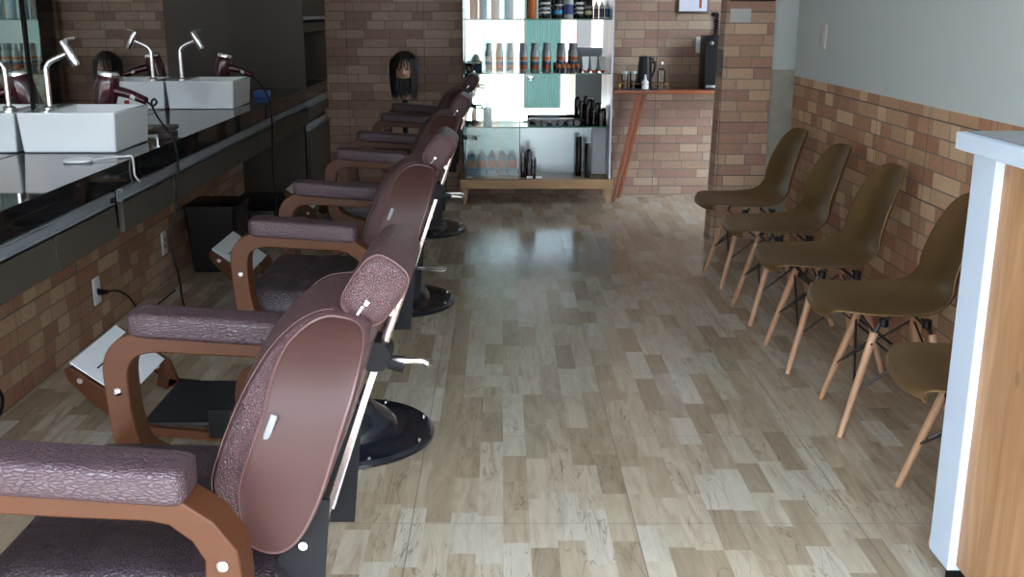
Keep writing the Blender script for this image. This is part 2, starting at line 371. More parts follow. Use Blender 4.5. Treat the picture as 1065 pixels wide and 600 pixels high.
# base cabinet at the far end
o = (XF, 7.8, 0); r = empty('base_cabinet', o, 'dark floor-standing cabinet under the far end of the counter', 'cabinet')
B().box(XL+.003, XF-.032, 7.35, YB-.003, 0, .812).build('body', 'panel', r, o, False)
for z0, z1, nm in ((.69, .765, 'drawer'), (.03, .60, 'door')):
    d = B().box(XF-.02, XF, 7.352, YB-.004, z0, z1).build(nm, 'panel', r, o, False, .0015)
    B().box(XF-.02, XF+.003, 7.352, YB-.004, z1, z1+.007).box(XF-.02, XF-.015, 7.352, YB-.004, z1+.007, z1+.04).box(XF-.02, XF+.003, 7.352, YB-.004, z1+.04, z1+.047).build('handle', 'alu', d, o, False)
# tall cabinet on the counter
o = (XF, 7.75, .9); r = empty('tall_cabinet', o, 'tall taupe cabinet on the far end of the counter, with an open dark niche', 'cabinet')
B().box(XL+.003, XF, 7.30, 7.325, .902, 2.5).build('side_panel', 'panel', r, o, False)
B().box(XL+.003, XF, YB-.03, YB-.004, .902, 2.5).build('side_panel', 'panel', r, o, False)
B().box(XL+.003, XL+.02, 7.325, YB-.03, .902, 2.5).build('back_panel', 'paneldark', r, o, False)
B().box(XL+.02, XF, 7.325, YB-.03, 1.27, 1.33).build('shelf', 'panel', r, o, False)
d = B().box(XF-.02, XF, 7.327, YB-.032, 1.375, 2.49).build('door', 'panel', r, o, False, .001)
B().box(XF-.018, XF+.004, 7.327, YB-.032, 1.352, 1.374).build('handle', 'alu', d, o, False)

# ------------------------------------------------------------------ basins, faucets, dryers
def basin_mesh(x0, x1, y0, y1, z0, z1):
    bm = bmesh.new(); bmesh.ops.create_cube(bm, size=1)
    for v in bm.verts:
        k = .010 if v.co.z < 0 else 0
        v.co = Vector(((x0+x1)/2+v.co.x*(x1-x0-2*k), (y0+y1)/2+v.co.y*(y1-y0-2*k), (z0+z1)/2+v.co.z*(z1-z0)))
    top = max(bm.faces, key=lambda f: f.calc_center_median().z)
    bmesh.ops.inset_region(bm, faces=[top], thickness=.016)
    for v in top.verts:
        if v.co.x < (x0+x1)/2: v.co.x += .07
    g = bmesh.ops.extrude_face_region(bm, geom=[top]); vs = [q for q in g['geom'] if isinstance(q, bmesh.types.BMVert)]
    bmesh.ops.delete(bm, geom=[top], context='FACES')
    c = sum((v.co for v in vs), Vector())/4
    for v in vs: v.co = c+(v.co-c)*.86; v.co.z -= .11
    b = B(); b.bm(bm); return b
def basin(y0, y1, label):
    o = (-1.62, (y0+y1)/2, .901); r = empty('basin', o, label, 'sink', 'white vessel basins on the counter')
    basin_mesh(-1.798, -1.432, y0, y1, .901, 1.05).build('bowl', 'ceramic', r, o, True, .006)
    B().lathe([(0, .001), (.022, .001), (.022, .005), (.012, .007), (0, .007)], (-1.58, (y0+y1)/2, .941), 20).build('drain', 'chrome', r, o)
basin(3.93, 4.32, 'square white ceramic basin nearer the camera, with a round white charger in front of it')
basin(5.72, 6.12, 'square white ceramic basin farther along, right beside the tall taupe cabinet')
def faucet(y, label):
    o = (-1.722, y, 1.051); r = empty('faucet', o, label, 'faucet', 'chrome faucets on the basins')
    B().lathe([(0, 0), (.024, 0), (.024, .008), (.015, .014), (0, .014)], (-1.722, y, 1.051), 20).build('base_ring', 'chrome', r, o)
    B().tube([(-1.722, y, 1.06), (-1.722, y, 1.19), (-1.715, y, 1.215), (-1.70, y, 1.232), (-1.64, y, 1.258)], .0105, 12, 4).build('spout_pipe', 'chrome', r, o)
    B().tube([(-1.648, y, 1.308), (-1.644, y, 1.30), (-1.607, y, 1.222), (-1.604, y, 1.214)], [.014, .017, .017, .013], 16).build('head', 'chrome', r, o)
    B().tube([(-1.646, y, 1.304), (-1.636, y, 1.312), (-1.60, y, 1.318)], .0045, 8).build('lever', 'chrome', r, o)
faucet(4.06, 'chrome angled faucet on the nearer white basin'); faucet(5.78, 'chrome angled faucet on the farther white basin')
def dryer(x, y, label, s=1):
    o = (x, y, .901); r = empty('hair_dryer', o, label, 'hair dryer', 'burgundy hair dryers behind the basins')
    rot = Matrix.Translation((x, y, .901)) @ Matrix.Rotation(R(13), 4, 'Y')
    B().lathe([(0, .008), (.026, .008), (.028, .03), (.034, .05), (.040, .09), (.046, .15), (.050, .20), (.048, .235), (.043, .262), (.038, .268), (0, .268)], n=28, mat=rot).build('barrel', 'dryer', r, o)
    B().lathe([(.037, .262), (.044, .262), (.045, .272), (.040, .282), (.028, .284), (.028, .276), (.037, .272)], n=28, mat=rot).build('intake_ring', 'chrome', r, o)
    h = B().tube([(x+.045, y, 1.088), (x+.09, y-.01, 1.095), (x+.150, y-.02, 1.082), (x+.218, y-.04, 1.058)], [.024, .022, .019, .017, .016], 14, 5).build('handle', 'dryer', r, o)
    B().rbox((x+.165, y-.040, 1.073), (.022, .012, .016), (0, .5, 0), .003).build('switch', 'plate', h, o)
    return r
dryer(-1.675, 4.41, 'burgundy hair dryer standing behind the nearer basin, its cord running down to the floor')
dryer(-1.65, 6.20, 'burgundy hair dryer standing behind the farther basin')
cn = B().tube([(-1.457, 4.37, 1.057), (-1.445, 4.365, 1.05), (-1.42, 4.34, 1.04), (-1.40, 4.33, 1.055), (-1.41, 4.33, 1.068), (-1.425, 4.34, 1.05), (-1.40, 4.32, 1.00), (-1.345, 4.29, .93), (-1.322, 4.28, .88), (-1.318, 4.28, .80),
                   (-1.322, 4.27, .72), (-1.335, 4.24, .60), (-1.35, 4.21, .5), (-1.33, 4.18, .42), (-1.325, 4.2, .35), (-1.33, 4.25, .22), (-1.36, 4.5, .06), (-1.43, 4.7, .006), (-1.45, 4.9, .006)], .0045, 8, 5)
tag(cn.build('power_cord', 'cord', None, (-1.32, 4.28, .8)), 'long black cord hanging from the nearer hair dryer over the counter edge', 'cord')
cn = B().tube([(-1.432, 6.16, 1.057), (-1.39, 6.15, 1.01), (-1.345, 6.12, .95), (-1.325, 6.1, .905), (-1.318, 6.1, .80), (-1.322, 6.1, .70), (-1.34, 6.15, .5), (-1.33, 6.15, .3), (-1.36, 6.2, .1), (-1.4, 6.3, .006)], .0045, 8, 5)
tag(cn.build('power_cord', 'cord', None, (-1.32, 6.1, .8)), 'black cord hanging from the farther hair dryer past the drawers', 'cord')
# small things on the counter
r = empty('phone_charger', (-1.49, 3.70, .901), 'round white charging puck on the black granite in front of the nearer basin', 'charger'); o = (-1.49, 3.70, .901)
B().lathe([(0, 0), (.047, 0), (.05, .003), (.05, .008), (.047, .011), (0, .011)], (-1.49, 3.70, .901)).build('puck', 'plate', r, o)
B().tube([(-1.445, 3.71, .906), (-1.40, 3.76, .909), (-1.36, 3.80, .907), (-1.336, 3.80, .907), (-1.328, 3.79, .88), (-1.327, 3.79, .84), (-1.322, 3.82, .812)], .003, 8, 5).build('cable', 'plate', r, o)
r = empty('booklet', (-1.56, 4.75, .901), 'flat dark booklet with a green picture lying behind the nearer basin', 'booklet'); o = (-1.56, 4.75, .901)
B().rbox((-1.57, 4.75, .905), (.20, .26, .008), (0, 0, R(8)), .001).build('cover', 'frameb', r, o)
B().rbox((-1.60, 4.72, .9096), (.09, .13, .001), (0, 0, R(8))).build('picture', 'green', r, o, False)
tag(B().box(-1.425, -1.365, 4.38, 4.47, .901, .928, .003).build('small_box', 'frameb', None, (-1.4, 4.42, .901)), 'small dark box at the counter edge just behind the nearer basin', 'box')
tag(B().box(-1.52, -1.44, 6.55, 6.68, .901, .935, .003).build('small_box', 'bluel', None, (-1.48, 6.6, .901)), 'small dark blue box on the counter by the tall taupe cabinet', 'box')
b = B().lathe([(0, 0), (.022, 0), (.022, .10), (.01, .12), (.01, .15), (0, .15)], (-1.575, 4.48, .901), 16)
tag(b.build('spray_bottle', 'red', None, (-1.575, 4.48, .901)), 'small red bottle standing between the nearer hair dryer and its basin', 'bottle')

# ------------------------------------------------------------------ outlets, switches, cables
def wall_plate(x, y, z, face, label, w=.075, h=.12, kind='wall_outlet', cat='outlet', dots=2, vert=False):
    r = empty(kind, (x, y, z), label, cat); o = (x, y, z); t = .008
    if face == 'x+': bx = lambda dy, dz, a, c, t0, t1: B().box(x+t0, x+t1, y+dy-a, y+dy+a, z+dz-c, z+dz+c, .0015)
    elif face == 'x-': bx = lambda dy, dz, a, c, t0, t1: B().box(x-t1, x-t0, y+dy-a, y+dy+a, z+dz-c, z+dz+c, .0015)
    else: bx = lambda dx, dz, a, c, t0, t1: B().box(x+dx-a, x+dx+a, y-t1, y-t0, z+dz-c, z+dz+c, .0015)
    bx(0, 0, w/2, h/2, .0005, t).build('plate', 'plate', r, o)
    for k in range(dots):
        dd = (k-(dots-1)/2)*.034
        bx(0 if h > w else dd, dd if h > w else 0, .012, .012, t-.001, t+.003).build('socket' if cat == 'outlet' else 'rocker', 'tag' if cat == 'outlet' else 'plate', r, o)
    return r
wall_plate(XL, 4.54, .206, 'x+', 'white wall outlet with a black plug in it, low on the brick', dots=1)
wall_plate(XL, 5.515, .21, 'x+', 'white empty outlet low on the left brick wall, second from the camera')
wall_plate(XL, 6.47, .26, 'x+', 'small white outlet low on the brick wall above the black bin', .07, .09)
wall_plate(XR, 5.76, 1.28, 'x-', 'white light switch on the pale painted right wall', .10, .125, 'light_switch', 'switch', 2)
wall_plate(1.455, 6.60, 1.385, 'y-', 'white horizontal switch plate on the brick pier', .125, .082, 'light_switch', 'switch', 3)
wall_plate(1.505, YB, 1.16, 'y-', 'narrow white outlet on the back wall beside the black dispenser', .035, .12, dots=0)
r = empty('power_cord', (XL+.01, 4.54, .19), 'short black cord from the plugged outlet down to the floor', 'cord'); o = (XL+.01, 4.54, .19)
B().cyl((XL+.012, 4.54, .200), (XL+.055, 4.54, .200), .015, .009).build('plug', 'cord', r, o)
B().tube([(XL+.05, 4.54, .20), (XL+.09, 4.56, .20), (XL+.12, 4.62, .15), (XL+.12, 4.72, .06), (XL+.10, 4.85, .006), (-1.70, 5.3, .006)], .0045, 8, 5).build('cable', 'cord', r, o)
b = B().tube([(XL+.006, 3.40, .16), (XL+.008, 3.52, .13), (XL+.010, 3.57, .07), (XL+.010, 3.545, .02), (XL+.02, 3.45, .006), (XL+.05, 3.2, .006)], .006, 8, 5)
tag(b.build('power_cord', 'cord', None, (XL+.01, 3.5, .06)), 'black cable curling along the foot of the left brick wall at the photo edge', 'cord')

# ------------------------------------------------------------------ bin and floor box
o = (-1.60, 5.84, 0); r = empty('trash_bin', o, 'black plastic bin on the floor against the left brick wall', 'bin')
def rr(x0, x1, y0, y1, z, c=.02):
    return [(x0+c, y0, z), (x1-c, y0, z), (x1, y0+c, z), (x1, y1-c, z), (x1-c, y1, z), (x0+c, y1, z), (x0, y1-c, z), (x0, y0+c, z)]
B().rings([rr(-1.72, -1.48, 5.71, 5.97, 0.001), rr(-1.745, -1.455, 5.685, 5.995, .36), rr(-1.732, -1.468, 5.698, 5.982, .36), rr(-1.71, -1.49, 5.72, 5.96, .02)]).build('body', 'bin', r, o)
B().rings([rr(-1.75, -1.45, 5.68, 6.0, .36), rr(-1.75, -1.45, 5.68, 6.0, .375), rr(-1.73, -1.47, 5.70, 5.98, .385)]).build('lid', 'bin', r, o)
B().tube([(-1.45, 5.72, .375), (-1.42, 5.75, .35), (-1.405, 5.79, .30), (-1.425, 5.84, .2)], .006, 8, 4).build('bag_handle', 'cord', r, o)
o = (-1.61, 6.9, 0); r = empty('storage_box', o, 'low black box on the floor before the dark base cabinet', 'box')
B().box(-1.78, -1.44, 6.55, 7.25, .001, .17, .008).build('body', 'bin', r, o); B().box(-1.79, -1.43, 6.54, 7.26, .17, .19, .005).build('lid', 'bin', r, o)

# ------------------------------------------------------------------ barber chairs (drawn around X=-.53, Y=0)
O = (-.53, 0, 0)
PROF = [(-.425, .735), (-.410, .800), (-.386, .860), (-.358, .914), (-.328, .952), (-.290, .976), (-.245, .981), (-.200, .965), (-.207, .900), (-.232, .820), (-.268, .715), (-.305, .650), (-.345, .632), (-.392, .660)]
def yw(z):  # the back narrows towards its top
    t = max(0, min(1, (z-.77)/.22)); return .93*(.2+.8*math.sqrt(1-t*t*.97))
def barber_chair(y, label, lever=False):
    r = empty('barber_chair', O, label, 'barber chair', 'maroon barber chairs in a row facing the mirrors')
    # base and column
    bs = B().lathe([(0, 0), (.292, 0), (.300, .006), (.300, .016), (.290, .026), (.20, .034), (0, .034)], O, 64).build('base', 'navy', r, O)
    for k in range(8):
        a = R(22.5+45*k); B().lathe([(0, .027), (.007, .027), (.006, .034), (0, .035)], (O[0]+.278*math.cos(a), .278*math.sin(a), 0), 10).build('bolt', 'chrome', bs, O)
    B().lathe([(0, .03), (.175, .03), (.172, .05), (.15, .075), (.115, .10), (.085, .13), (.07, .17), (.062, .24), (.062, .46), (0, .46)], O, 40).build('column', 'navy', r, O)
    B().box(-.72, -.36, -.20, .20, .455, .495, .004).build('seat_mount', 'darkmet', r, O)
    # seat (tufted, front edge higher)
    st = B(); nx, ny = 25, 25; g = []
    for i in range(nx):
        a = i/(nx-1); row = []
        for j in range(ny):
            q = j/(ny-1)*2-1; X = -.805+a*.485; Y = q*.275
            ex = min(a, 1-a)*.485; ey = (1-abs(q))*.275
            e = min(1, ex/.05)*min(1, ey/.05); rnd = math.sqrt(max(0, 1-(1-min(1, ex/.05))**2))*math.sqrt(max(0, 1-(1-min(1, ey/.05))**2))
            z = .555+.055*rnd-.01*a
            tuft = abs(math.sin((a*3)*math.pi))*abs(math.sin((q+1)*1.5*math.pi)); z += .010*(tuft**.4-1)*(1 if e > .8 else .2)
            row.append((X, Y, z))
        g.append(row)
    vs = [p for row in g for p in row]; fs = [(i*ny+j, i*ny+j+1, (i+1)*ny+j+1, (i+1)*ny+j) for i in range(nx-1) for j in range(ny-1)]
    ring = [(i, 0) for i in range(nx)]+[(nx-1, j) for j in range(1, ny)]+[(i, ny-1) for i in range(nx-2, -1, -1)]+[(0, j) for j in range(ny-2, 0, -1)]
    st.add(vs, fs); base = []
    mid = [(g[i][j][0]*1.0+(.012 if i == 0 else 0), g[i][j][1], .535) for i, j in ring]; low = [(g[i][j][0]+(.03 if i == 0 else 0), g[i][j][1]*.96, .500-.0*g[i][j][0]) for i, j in ring]
    top = [i*ny+j for i, j in ring]; n0 = len(st.v); st.v += mid+low; k = len(ring)
    for q in range(k):
        q2 = (q+1) % k; st.f += [(top[q], top[q2], n0+q2, n0+q), (n0+q, n0+q2, n0+k+q2, n0+k+q)]
    st.f.append(tuple(n0+k+q for q in range(k)))
    st.build('seat', 'croc_seat', r, O, angle=60)
    # back cushion
    P = cr([Vector((x, z, 0)) for x, z in PROF], 6, True); cx = sum(p.x for p in P)/len(P); cz = sum(p.y for p in P)/len(P)
    rings = []
    for yy, sc, bul in ((-.272, .93, 0), (-.268, .965, 0), (-.258, .99, 0), (-.24, 1.0, .002), (-.17, 1.0, .012), (-.09, 1.0, .018), (0, 1.0, .02), (.09, 1.0, .018), (.17, 1.0, .012), (.24, 1.0, .002), (.258, .99, 0), (.268, .965, 0), (.272, .93, 0)):
        ring = []
        for p in P:
            x = cx+(p.x-cx)*sc; z = cz+(p.y-cz)*sc
            front = max(0, min(1, (-(p.x-cx)*.87+(p.y-cz)*.25)/.06)); x -= bul*front
            ring.append((x, yy*yw(z), z))
        rings.append(ring)
    bk = B().rings(rings).build('backrest', 'croc', r, O, angle=70)
    # inner smooth panel, set back from the front edge
    def inner(p):
        f = max(0, min(1, ((-(p.x-cx))*.93+(p.y-cz)*.36+.01)/.10)); f *= max(.35, min(1, 1-(p.y-.86)/.14)); x = cx+(p.x-cx)*.94+.042*f; z = cz+(p.y-cz)*.95-.004*f
        return x, z
    PI_ = [inner(p) for p in P]
    for sgn in (-1, 1):
        B().rings([[(x, sgn*.268*yw(z), z) for x, z in PI_], [(x, sgn*.2755*yw(z), z) for x, z in PI_], [(cx+(x-cx)*.95, sgn*.2765*yw(cz+(z-cz)*.95), cz+(z-cz)*.95) for x, z in PI_]]+[[(cx+(x-cx)*q, sgn*.277*yw(cz+(z-cz)*q), cz+(z-cz)*q) for x, z in PI_] for q in (.8, .6, .4, .2, .05)]).build('side_panel', 'vinyl', bk, O, angle=60)
        pp = [(x, sgn*.273*yw(z), z) for x, z in PI_]; B().tube(pp+[pp[0]], .0032, 6).build('piping', 'piping', bk, O)
    # pale stitching on the front bolster
    for sgn in (-1, 1):
        pts = [(cx+(p.x-cx)*.985-.0035, sgn*.2605*yw(cz+(p.y-cz)*.985), cz+(p.y-cz)*.985) for p in P[0:36]]
        B().tube(pts, .0009, 5).build('stitching', 'stitch', bk, O)
    B().rbox((-.335, -.250, .838), (.011, .004, .045), (0, R(22), 0), .003).build('tag', 'tag', bk, O)
    # dark hinge plate
    for a, b_ in ((-.20, -.192), (.192, .20)): B().prism([(-.345, .46), (-.285, .46), (-.262, .70), (-.30, .70), (-.345, .60)], a, b_).build('hinge_plate', 'darkmet', r, O, False)
    B().cyl((-.305, -.206, .625), (-.305, -.198, .625), .007).build('bolt', 'chrome', r, O)
    # rail, clamp, headrest
    B().rings([[(x-a, -.011, z) , (x+a, -.011, z-.3*a), (x+a, .011, z-.3*a), (x-a, .011, z)] for x, z, a in ((-.303, .575, .005), (-.205, .86, .005))]).build('toothed_rail', 'rail', r, O, False)
    tt = B()
    for k in range(26):
        t = k/26; tt.rbox((-.292+.085*t, 0, .592+.262*t), (.008, .016, .005), (0, R(19), 0))
    tt.build('rail_teeth', 'plate', r, O, False)
    B().tube([(-.210, 0, .845), (-.150, 0, 1.012)], .0075, 12).build('rod', 'rail', r, O)
    kb = B().cyl((-.207, -.030, .872), (-.207, .030, .872), .026, n=20).build('clamp', 'darkmet', r, O)
    B().cyl((-.185, -.022, .862), (-.160, -.024, .858), .012, .014, 12).build('knob', 'darkmet', kb, O)
    h = B().tube([(-.20, -.02, .868), (-.168, -.03, .866), (-.130, -.03, .866), (-.120, -.03, .860), (-.118, .02, .845), (-.128, .035, .842), (-.200, .035, .850)], .0048, 8, 3)
    h.build('grip', 'chrome', kb, O)
    HP = []
    for k in range(16):
        t_ = 2*math.pi*k/16; a_, b_ = math.cos(t_), math.sin(t_); a_ = math.copysign(abs(a_)**.6, a_)*.056; b_ = math.copysign(abs(b_)**.6, b_)*.040
        HP.append((-.192+a_*.58+b_*.81, 1.010+a_*.81-b_*.58))
    Q = cr([Vector((x, z, 0)) for x, z in HP], 2, True); hx = sum(p.x for p in Q)/len(Q); hz = sum(p.y for p in Q)/len(Q)
    rings = [[(hx+(p.x-hx)*sc, yy, hz+(p.y-hz)*sc) for p in Q] for yy, sc in ((-.130, .60), (-.128, .90), (-.121, .97), (-.105, 1.0), (0, 1.03), (.105, 1.0), (.121, .97), (.128, .90), (.130, .60))]
    hd = B().rings(rings).build('headrest', 'croc', r, O, angle=70)
    rim = [(hx+(p.x-hx)*.965, -.1225, hz+(p.y-hz)*.972) for p in Q]; B().tube(rim+[rim[0]], .0022, 6).build('piping', 'piping', hd, O)
    B().rbox((-.204, -.1325, .993), (.007, .004, .009), (0, .6, 0), .001).rbox((-.214, -.1325, .982), (.003, .003, .016), (0, .6, 0)).build('zipper_pull', 'chrome', hd, O)
    B().tube([(-.166, -.035, .985), (-.185, -.035, .993)], .004, 8).tube([(-.175, -.035, .952), (-.205, -.035, .962)], .004, 8).tube([(-.166, .035, .985), (-.185, .035, .993)], .004, 8).tube([(-.166, -.042, .985), (-.166, .042, .985)], .006, 10).tube([(-.176, -.042, .952), (-.176, .042, .952)], .006, 10).build('headrest_bracket', 'rail', r, O)
    # arms
    for sgn in (-1, 1):
        yc = sgn*.345
        path = [(-.372, .46), (-.372, .66), (-.378, .712), (-.398, .745), (-.430, .768), (-.475, .776), (-.60, .782), (-.695, .788), (-.742, .774), (-.766, .740), (-.768, .68), (-.762, .60), (-.745, .545), (-.69, .505), (-.60, .475), (-.50, .45), (-.372, .44)]
        th = [.055, .05, .045, .045, .042, .040, .040, .044, .050, .052, .048, .050, .056, .070, .08, .065, .05]
        vv = [Vector((x, z, t)) for (x, z), t in zip(path, th)]; p2 = [Vector((-.380, .46, .052)), Vector((-.380, .66, .052)), Vector((-.381, .704, .048)), Vector((-.404, .740, .042)), Vector((-.440, .768, .040))]+cr(vv[5:], 4)
        fr = B().ribbon([(p.x, p.y) for p in p2], [p.z for p in p2], yc-.034, yc+.034).build('arm_frame', 'bronze', r, O, True, .003, angle=30)
        for bx, bz in ((-.766, .685), (-.380, .690)):
            m = Matrix.Translation((bx, yc-.034, bz)) @ Matrix.Rotation(R(90), 4, 'X'); B().lathe([(0, 0), (.009, 0), (.009, .004), (.005, .008), (0, .009)], n=12, mat=m).build('bolt', 'chrome', fr, O)
        rings = []
        for a, sc in ((0, .5), (.006, .82), (.016, .96), (.035, 1), (.10, 1), (.20, 1), (.28, 1), (.325, 1), (.343, .97), (.352, .86), (.357, .55)):
            a *= .315/.357; X = -.738+a; zc = .825-.022*a/.315; ring = []
            for k in range(28):
                t = 2*math.pi*k/28; c_, s_ = math.cos(t), math.sin(t); e = .45
                ring.append((X, yc+.045*sc*math.copysign(abs(c_)**e, c_), zc+.0275*sc*math.copysign(abs(s_)**e, s_)))
            rings.append(ring)
        B().rings(rings).build('armrest', 'croc_arm', r, O, angle=70)
    # footrest with slotted plate and black footboard
    for sgn in (-1, 1):
        yc = sgn*.215
        path = [(-.60, .44), (-.78, .34), (-.83, .28), (-.835, .15), (-.85, .115), (-.90, .105), (-1.15, .130), (-1.20, .14)]
        B().ribbon([(p.x, p.y) for p in cr([Vector((x, z, 0)) for x, z in path], 4)], .028, yc-.012, yc+.012).build('footrest_bar', 'bronze', r, O, True, .002)
        B().prism([(-1.385, .335), (-1.365, .345), (-1.19, .215), (-1.165, .135), (-1.21, .110), (-1.245, .125), (-1.235, .165), (-1.30, .215), (-1.375, .300)], yc-.012, yc+.012).build('footrest_bracket', 'bronze', r, O, False, .002)
        for bx, bz in ((-1.335, .300), (-1.235, .200), (-.905, .115)): B().cyl((bx, yc-.018, bz), (bx, yc-.011, bz), .009).build('bolt', 'chrome', r, O)
    B().prism([(-1.16, .138), (-1.16, .146), (-.62, .146), (-.62, .130)], -.20, .20).build('footboard', 'rubber', r, O, False)
    B().rbox((-.895, -.232, .155), (.085, .012, .10), (0, 0, 0), .005).build('pivot_cover', 'plinth', r, O)
    nrm = Vector((.10, 0, .13)).normalized(); pl = B(); e1 = Vector((.165, 0, -.127)); st0 = Vector((-1.375, 0, .349))
    pl.rings([[tuple(st0+Vector((0, s_*.205, 0))+e1*t_+nrm*q_) for s_, t_, q_ in ((-1, 0, 0), (1, 0, 0), (1, 1, 0), (-1, 1, 0))], [tuple(st0+Vector((0, s_*.205, 0))+e1*t_+nrm*q_) for s_, t_, q_ in ((-1, 0, .006), (1, 0, .006), (1, 1, .006), (-1, 1, .006))]])
    pt = pl.build('footrest_plate', 'steel', r, O, False, .001)
    sl = B(); ang = math.atan2(.127, .165)
    for t_ in (.35, .62):
        for s_ in (-.095, .055):
            c0 = st0+e1*t_+nrm*.0063; sl.rbox((c0.x, s_, c0.z), (.006, .085, .0012), (0, ang, 0))
    sl.build('slots', 'black', pt, O, False)
    if lever: B().tube([(-.30, -.01, .615), (-.20, -.04, .612), (-.185, -.03, .612), (-.185, .04, .60), (-.20, .05, .598), (-.30, .05, .60)], .005, 8, 3).build('recline_lever', 'chrome', r, O)
    r.location = (-.53, y, 0)
    return r
def lower(r, dz):   # hydraulic height of the chair above its base
    for ch in r.children:
        if not ch.name.startswith(('base', 'column')): ch.location.z -= dz
c0 = barber_chair(1.67, 'maroon crocodile-look barber chair nearest the camera, headrest with zipper pull')
for y, dz, lab in ((5.08, .03, 'maroon barber chair, third of the four from the camera'),
                   (6.86, .04, 'maroon barber chair farthest away, just before the glass display cabinet')):
    c = copy_tree(c0); c.location = (-.53, y, 0); c['label'] = lab; lower(c, dz)
lower(c0, .004)
c = barber_chair(3.38, 'maroon barber chair second from the camera, directly behind the nearest one', True); lower(c, .018)

# ------------------------------------------------------------------ shell chairs along the right wall
SO = (1.345, 0, 0)
def shell_chair(label):
    r = empty('shell_chair', SO, label, 'chair', 'bronze-brown shell chairs along the right wall')
    prof = [(1.056, .418, .178), (1.061, .436, .192), (1.090, .447, .206), (1.145, .445, .218), (1.20, .437, .229), (1.30, .426, .234), (1.39, .424, .232), (1.455, .437, .226), (1.50, .470, .218), (1.523, .525, .210), (1.540, .59, .202), (1.557, .66, .194), (1.577, .73, .178), (1.594, .775, .155), (1.607, .803, .118), (1.613, .814, .075)]
    pp = cr([Vector(p) for p in prof], 2); nu = 17; vs = []; n = len(pp)
    for i, p in enumerate(pp):
        t = i/(n-1)
        for j in range(nu):
            u = j/(nu-1)*2-1; a = abs(u)
            lift = .022*min(1, max(0, (t-.05)/.3))*(a**3) if t < .55 else 0
            b = max(0, 1-abs(t-.52)/.24); lift = max(lift, 0)+.030*b*a**2.5
            fwd = .062*max(0, min(1, (t-.42)/.2))*(a**2.2)*(1-.55*max(0, (t-.72)/.28))
            drop = -.004*(a**2)*max(0, 1-t/.12)
            vs.append((p.x-fwd+.055*(a**3.2)*max(0, 1-t/.22)**1.5, p.z*u, p.y+lift+drop))
    fs = [(i*nu+j, i*nu+j+1, (i+1)*nu+j+1, (i+1)*nu+j) for i in range(n-1) for j in range(nu-1)]
    b = B(); b.add(vs, fs); sh = b.build('seat_shell', 'shell', r, SO, angle=80)
    m = sh.modifiers.new('thick', 'SOLIDIFY'); m.thickness = .008; m.offset = 0; m = sh.modifiers.new('sub', 'SUBSURF'); m.levels = m.render_levels = 1
    legs = {}
    for sx, X0, X1 in ((0, 1.155, 1.252), (1, 1.535, 1.440)):
        for sy in (-1, 1):
            p0, p1 = Vector((X0, sy*.187, .0)), Vector((X1, sy*.128, .362)); legs[sx, sy] = (p0, p1)
            lg = B().tube([p0, p0+(p1-p0)*.03, p0+(p1-p0)*.6, p1], [.0095, .0105, .0135, .0140], 12).build('leg', 'beech', r, SO)
            cap = p0+(p1-p0)*.9; B().cyl(cap+Vector((0, -.016, 0)), cap+Vector((0, -.013, 0)), .004, n=8).build('screw', 'chrome', lg, SO)
    w = B(); at = lambda k, t: legs[k][0]+(legs[k][1]-legs[k][0])*t
    for sy in (-1, 1):
        w.tube([at((0, sy), .94), at((1, sy), .42)], .004, 6).tube([at((1, sy), .94), at((0, sy), .42)], .004, 6)
        w.tube([(1.25, sy*.128, .352), (1.27, sy*.13, .40), (1.30, sy*.13, .418)], .006, 6).tube([(1.44, sy*.128, .352), (1.425, sy*.13, .40), (1.40, sy*.13, .415)], .006, 6)
    for sx in (0, 1):
        w.tube([at((sx, -1), .94), at((sx, 1), .42)], .004, 6).tube([at((sx, 1), .94), at((sx, -1), .42)], .004, 6)
    w.tube([(1.252, -.128, .362), (1.252, .128, .362)], .005, 6).tube([(1.44, -.128, .362), (1.44, .128, .362)], .005, 6)
    w.build('wire_brace', 'wire', r, SO)
    for a in (1.28, 1.42):
        for b_ in (-.13, .13): B().cyl((a, b_, .385), (a, b_, .412), .016, n=12).build('shock_mount', 'blackpl', r, SO)
    return r
s0 = shell_chair('bronze-brown shell chair on wooden legs, farthest from the camera beside the brick pier')
s0.location = (1.335, 5.53, 0); s0.rotation_euler.z = .04
for y, rz, dx, lab in ((4.86, 0, 0, 'bronze-brown shell chair on wooden legs, second from the brick pier'), (4.20, 0, 0, 'bronze-brown shell chair on wooden legs, the middle one of five'),
               (3.525, -.12, .028, 'bronze-brown shell chair on wooden legs, its back cut by the white counter edge'), (2.77, -.12, .045, 'nearest bronze-brown shell chair, mostly hidden behind the white-edged counter')):
    c = copy_tree(s0); c.location = (1.345+dx, y, 0); c.rotation_euler.z = rz; c['label'] = lab

# ------------------------------------------------------------------ reception counter
o = (1.3, 1.8, 0); r = empty('reception_counter', o, 'tall reception counter with white edges and a knotty oak side panel', 'counter')
YN = 2.44
B().box(1.13, 1.60, .9, YN-.03, .10, 1.105).build('body', 'cwhite', r, o, False)
B().box(1.118, 1.13, .9, YN-.10, .10, 1.095).build('wood_panel', 'oak', r, o, False)
B().box(1.098, 1.62, YN-.115, YN, .085, 1.105).build('corner_post', 'cwhite', r, o, False, .002)
B().box(1.065, 1.64, .9, YN+.03, 1.105, 1.145).build('top_edge', 'cwhite', r, o, False, .002)
B().box(1.085, 1.62, .9, YN+.015, 1.145, 1.148).build('top_surface', 'cgrey', r, o, False)
B().box(1.135, 1.58, .9, YN-.03, 0.001, .10).build('plinth', 'plinth', r, o, False)

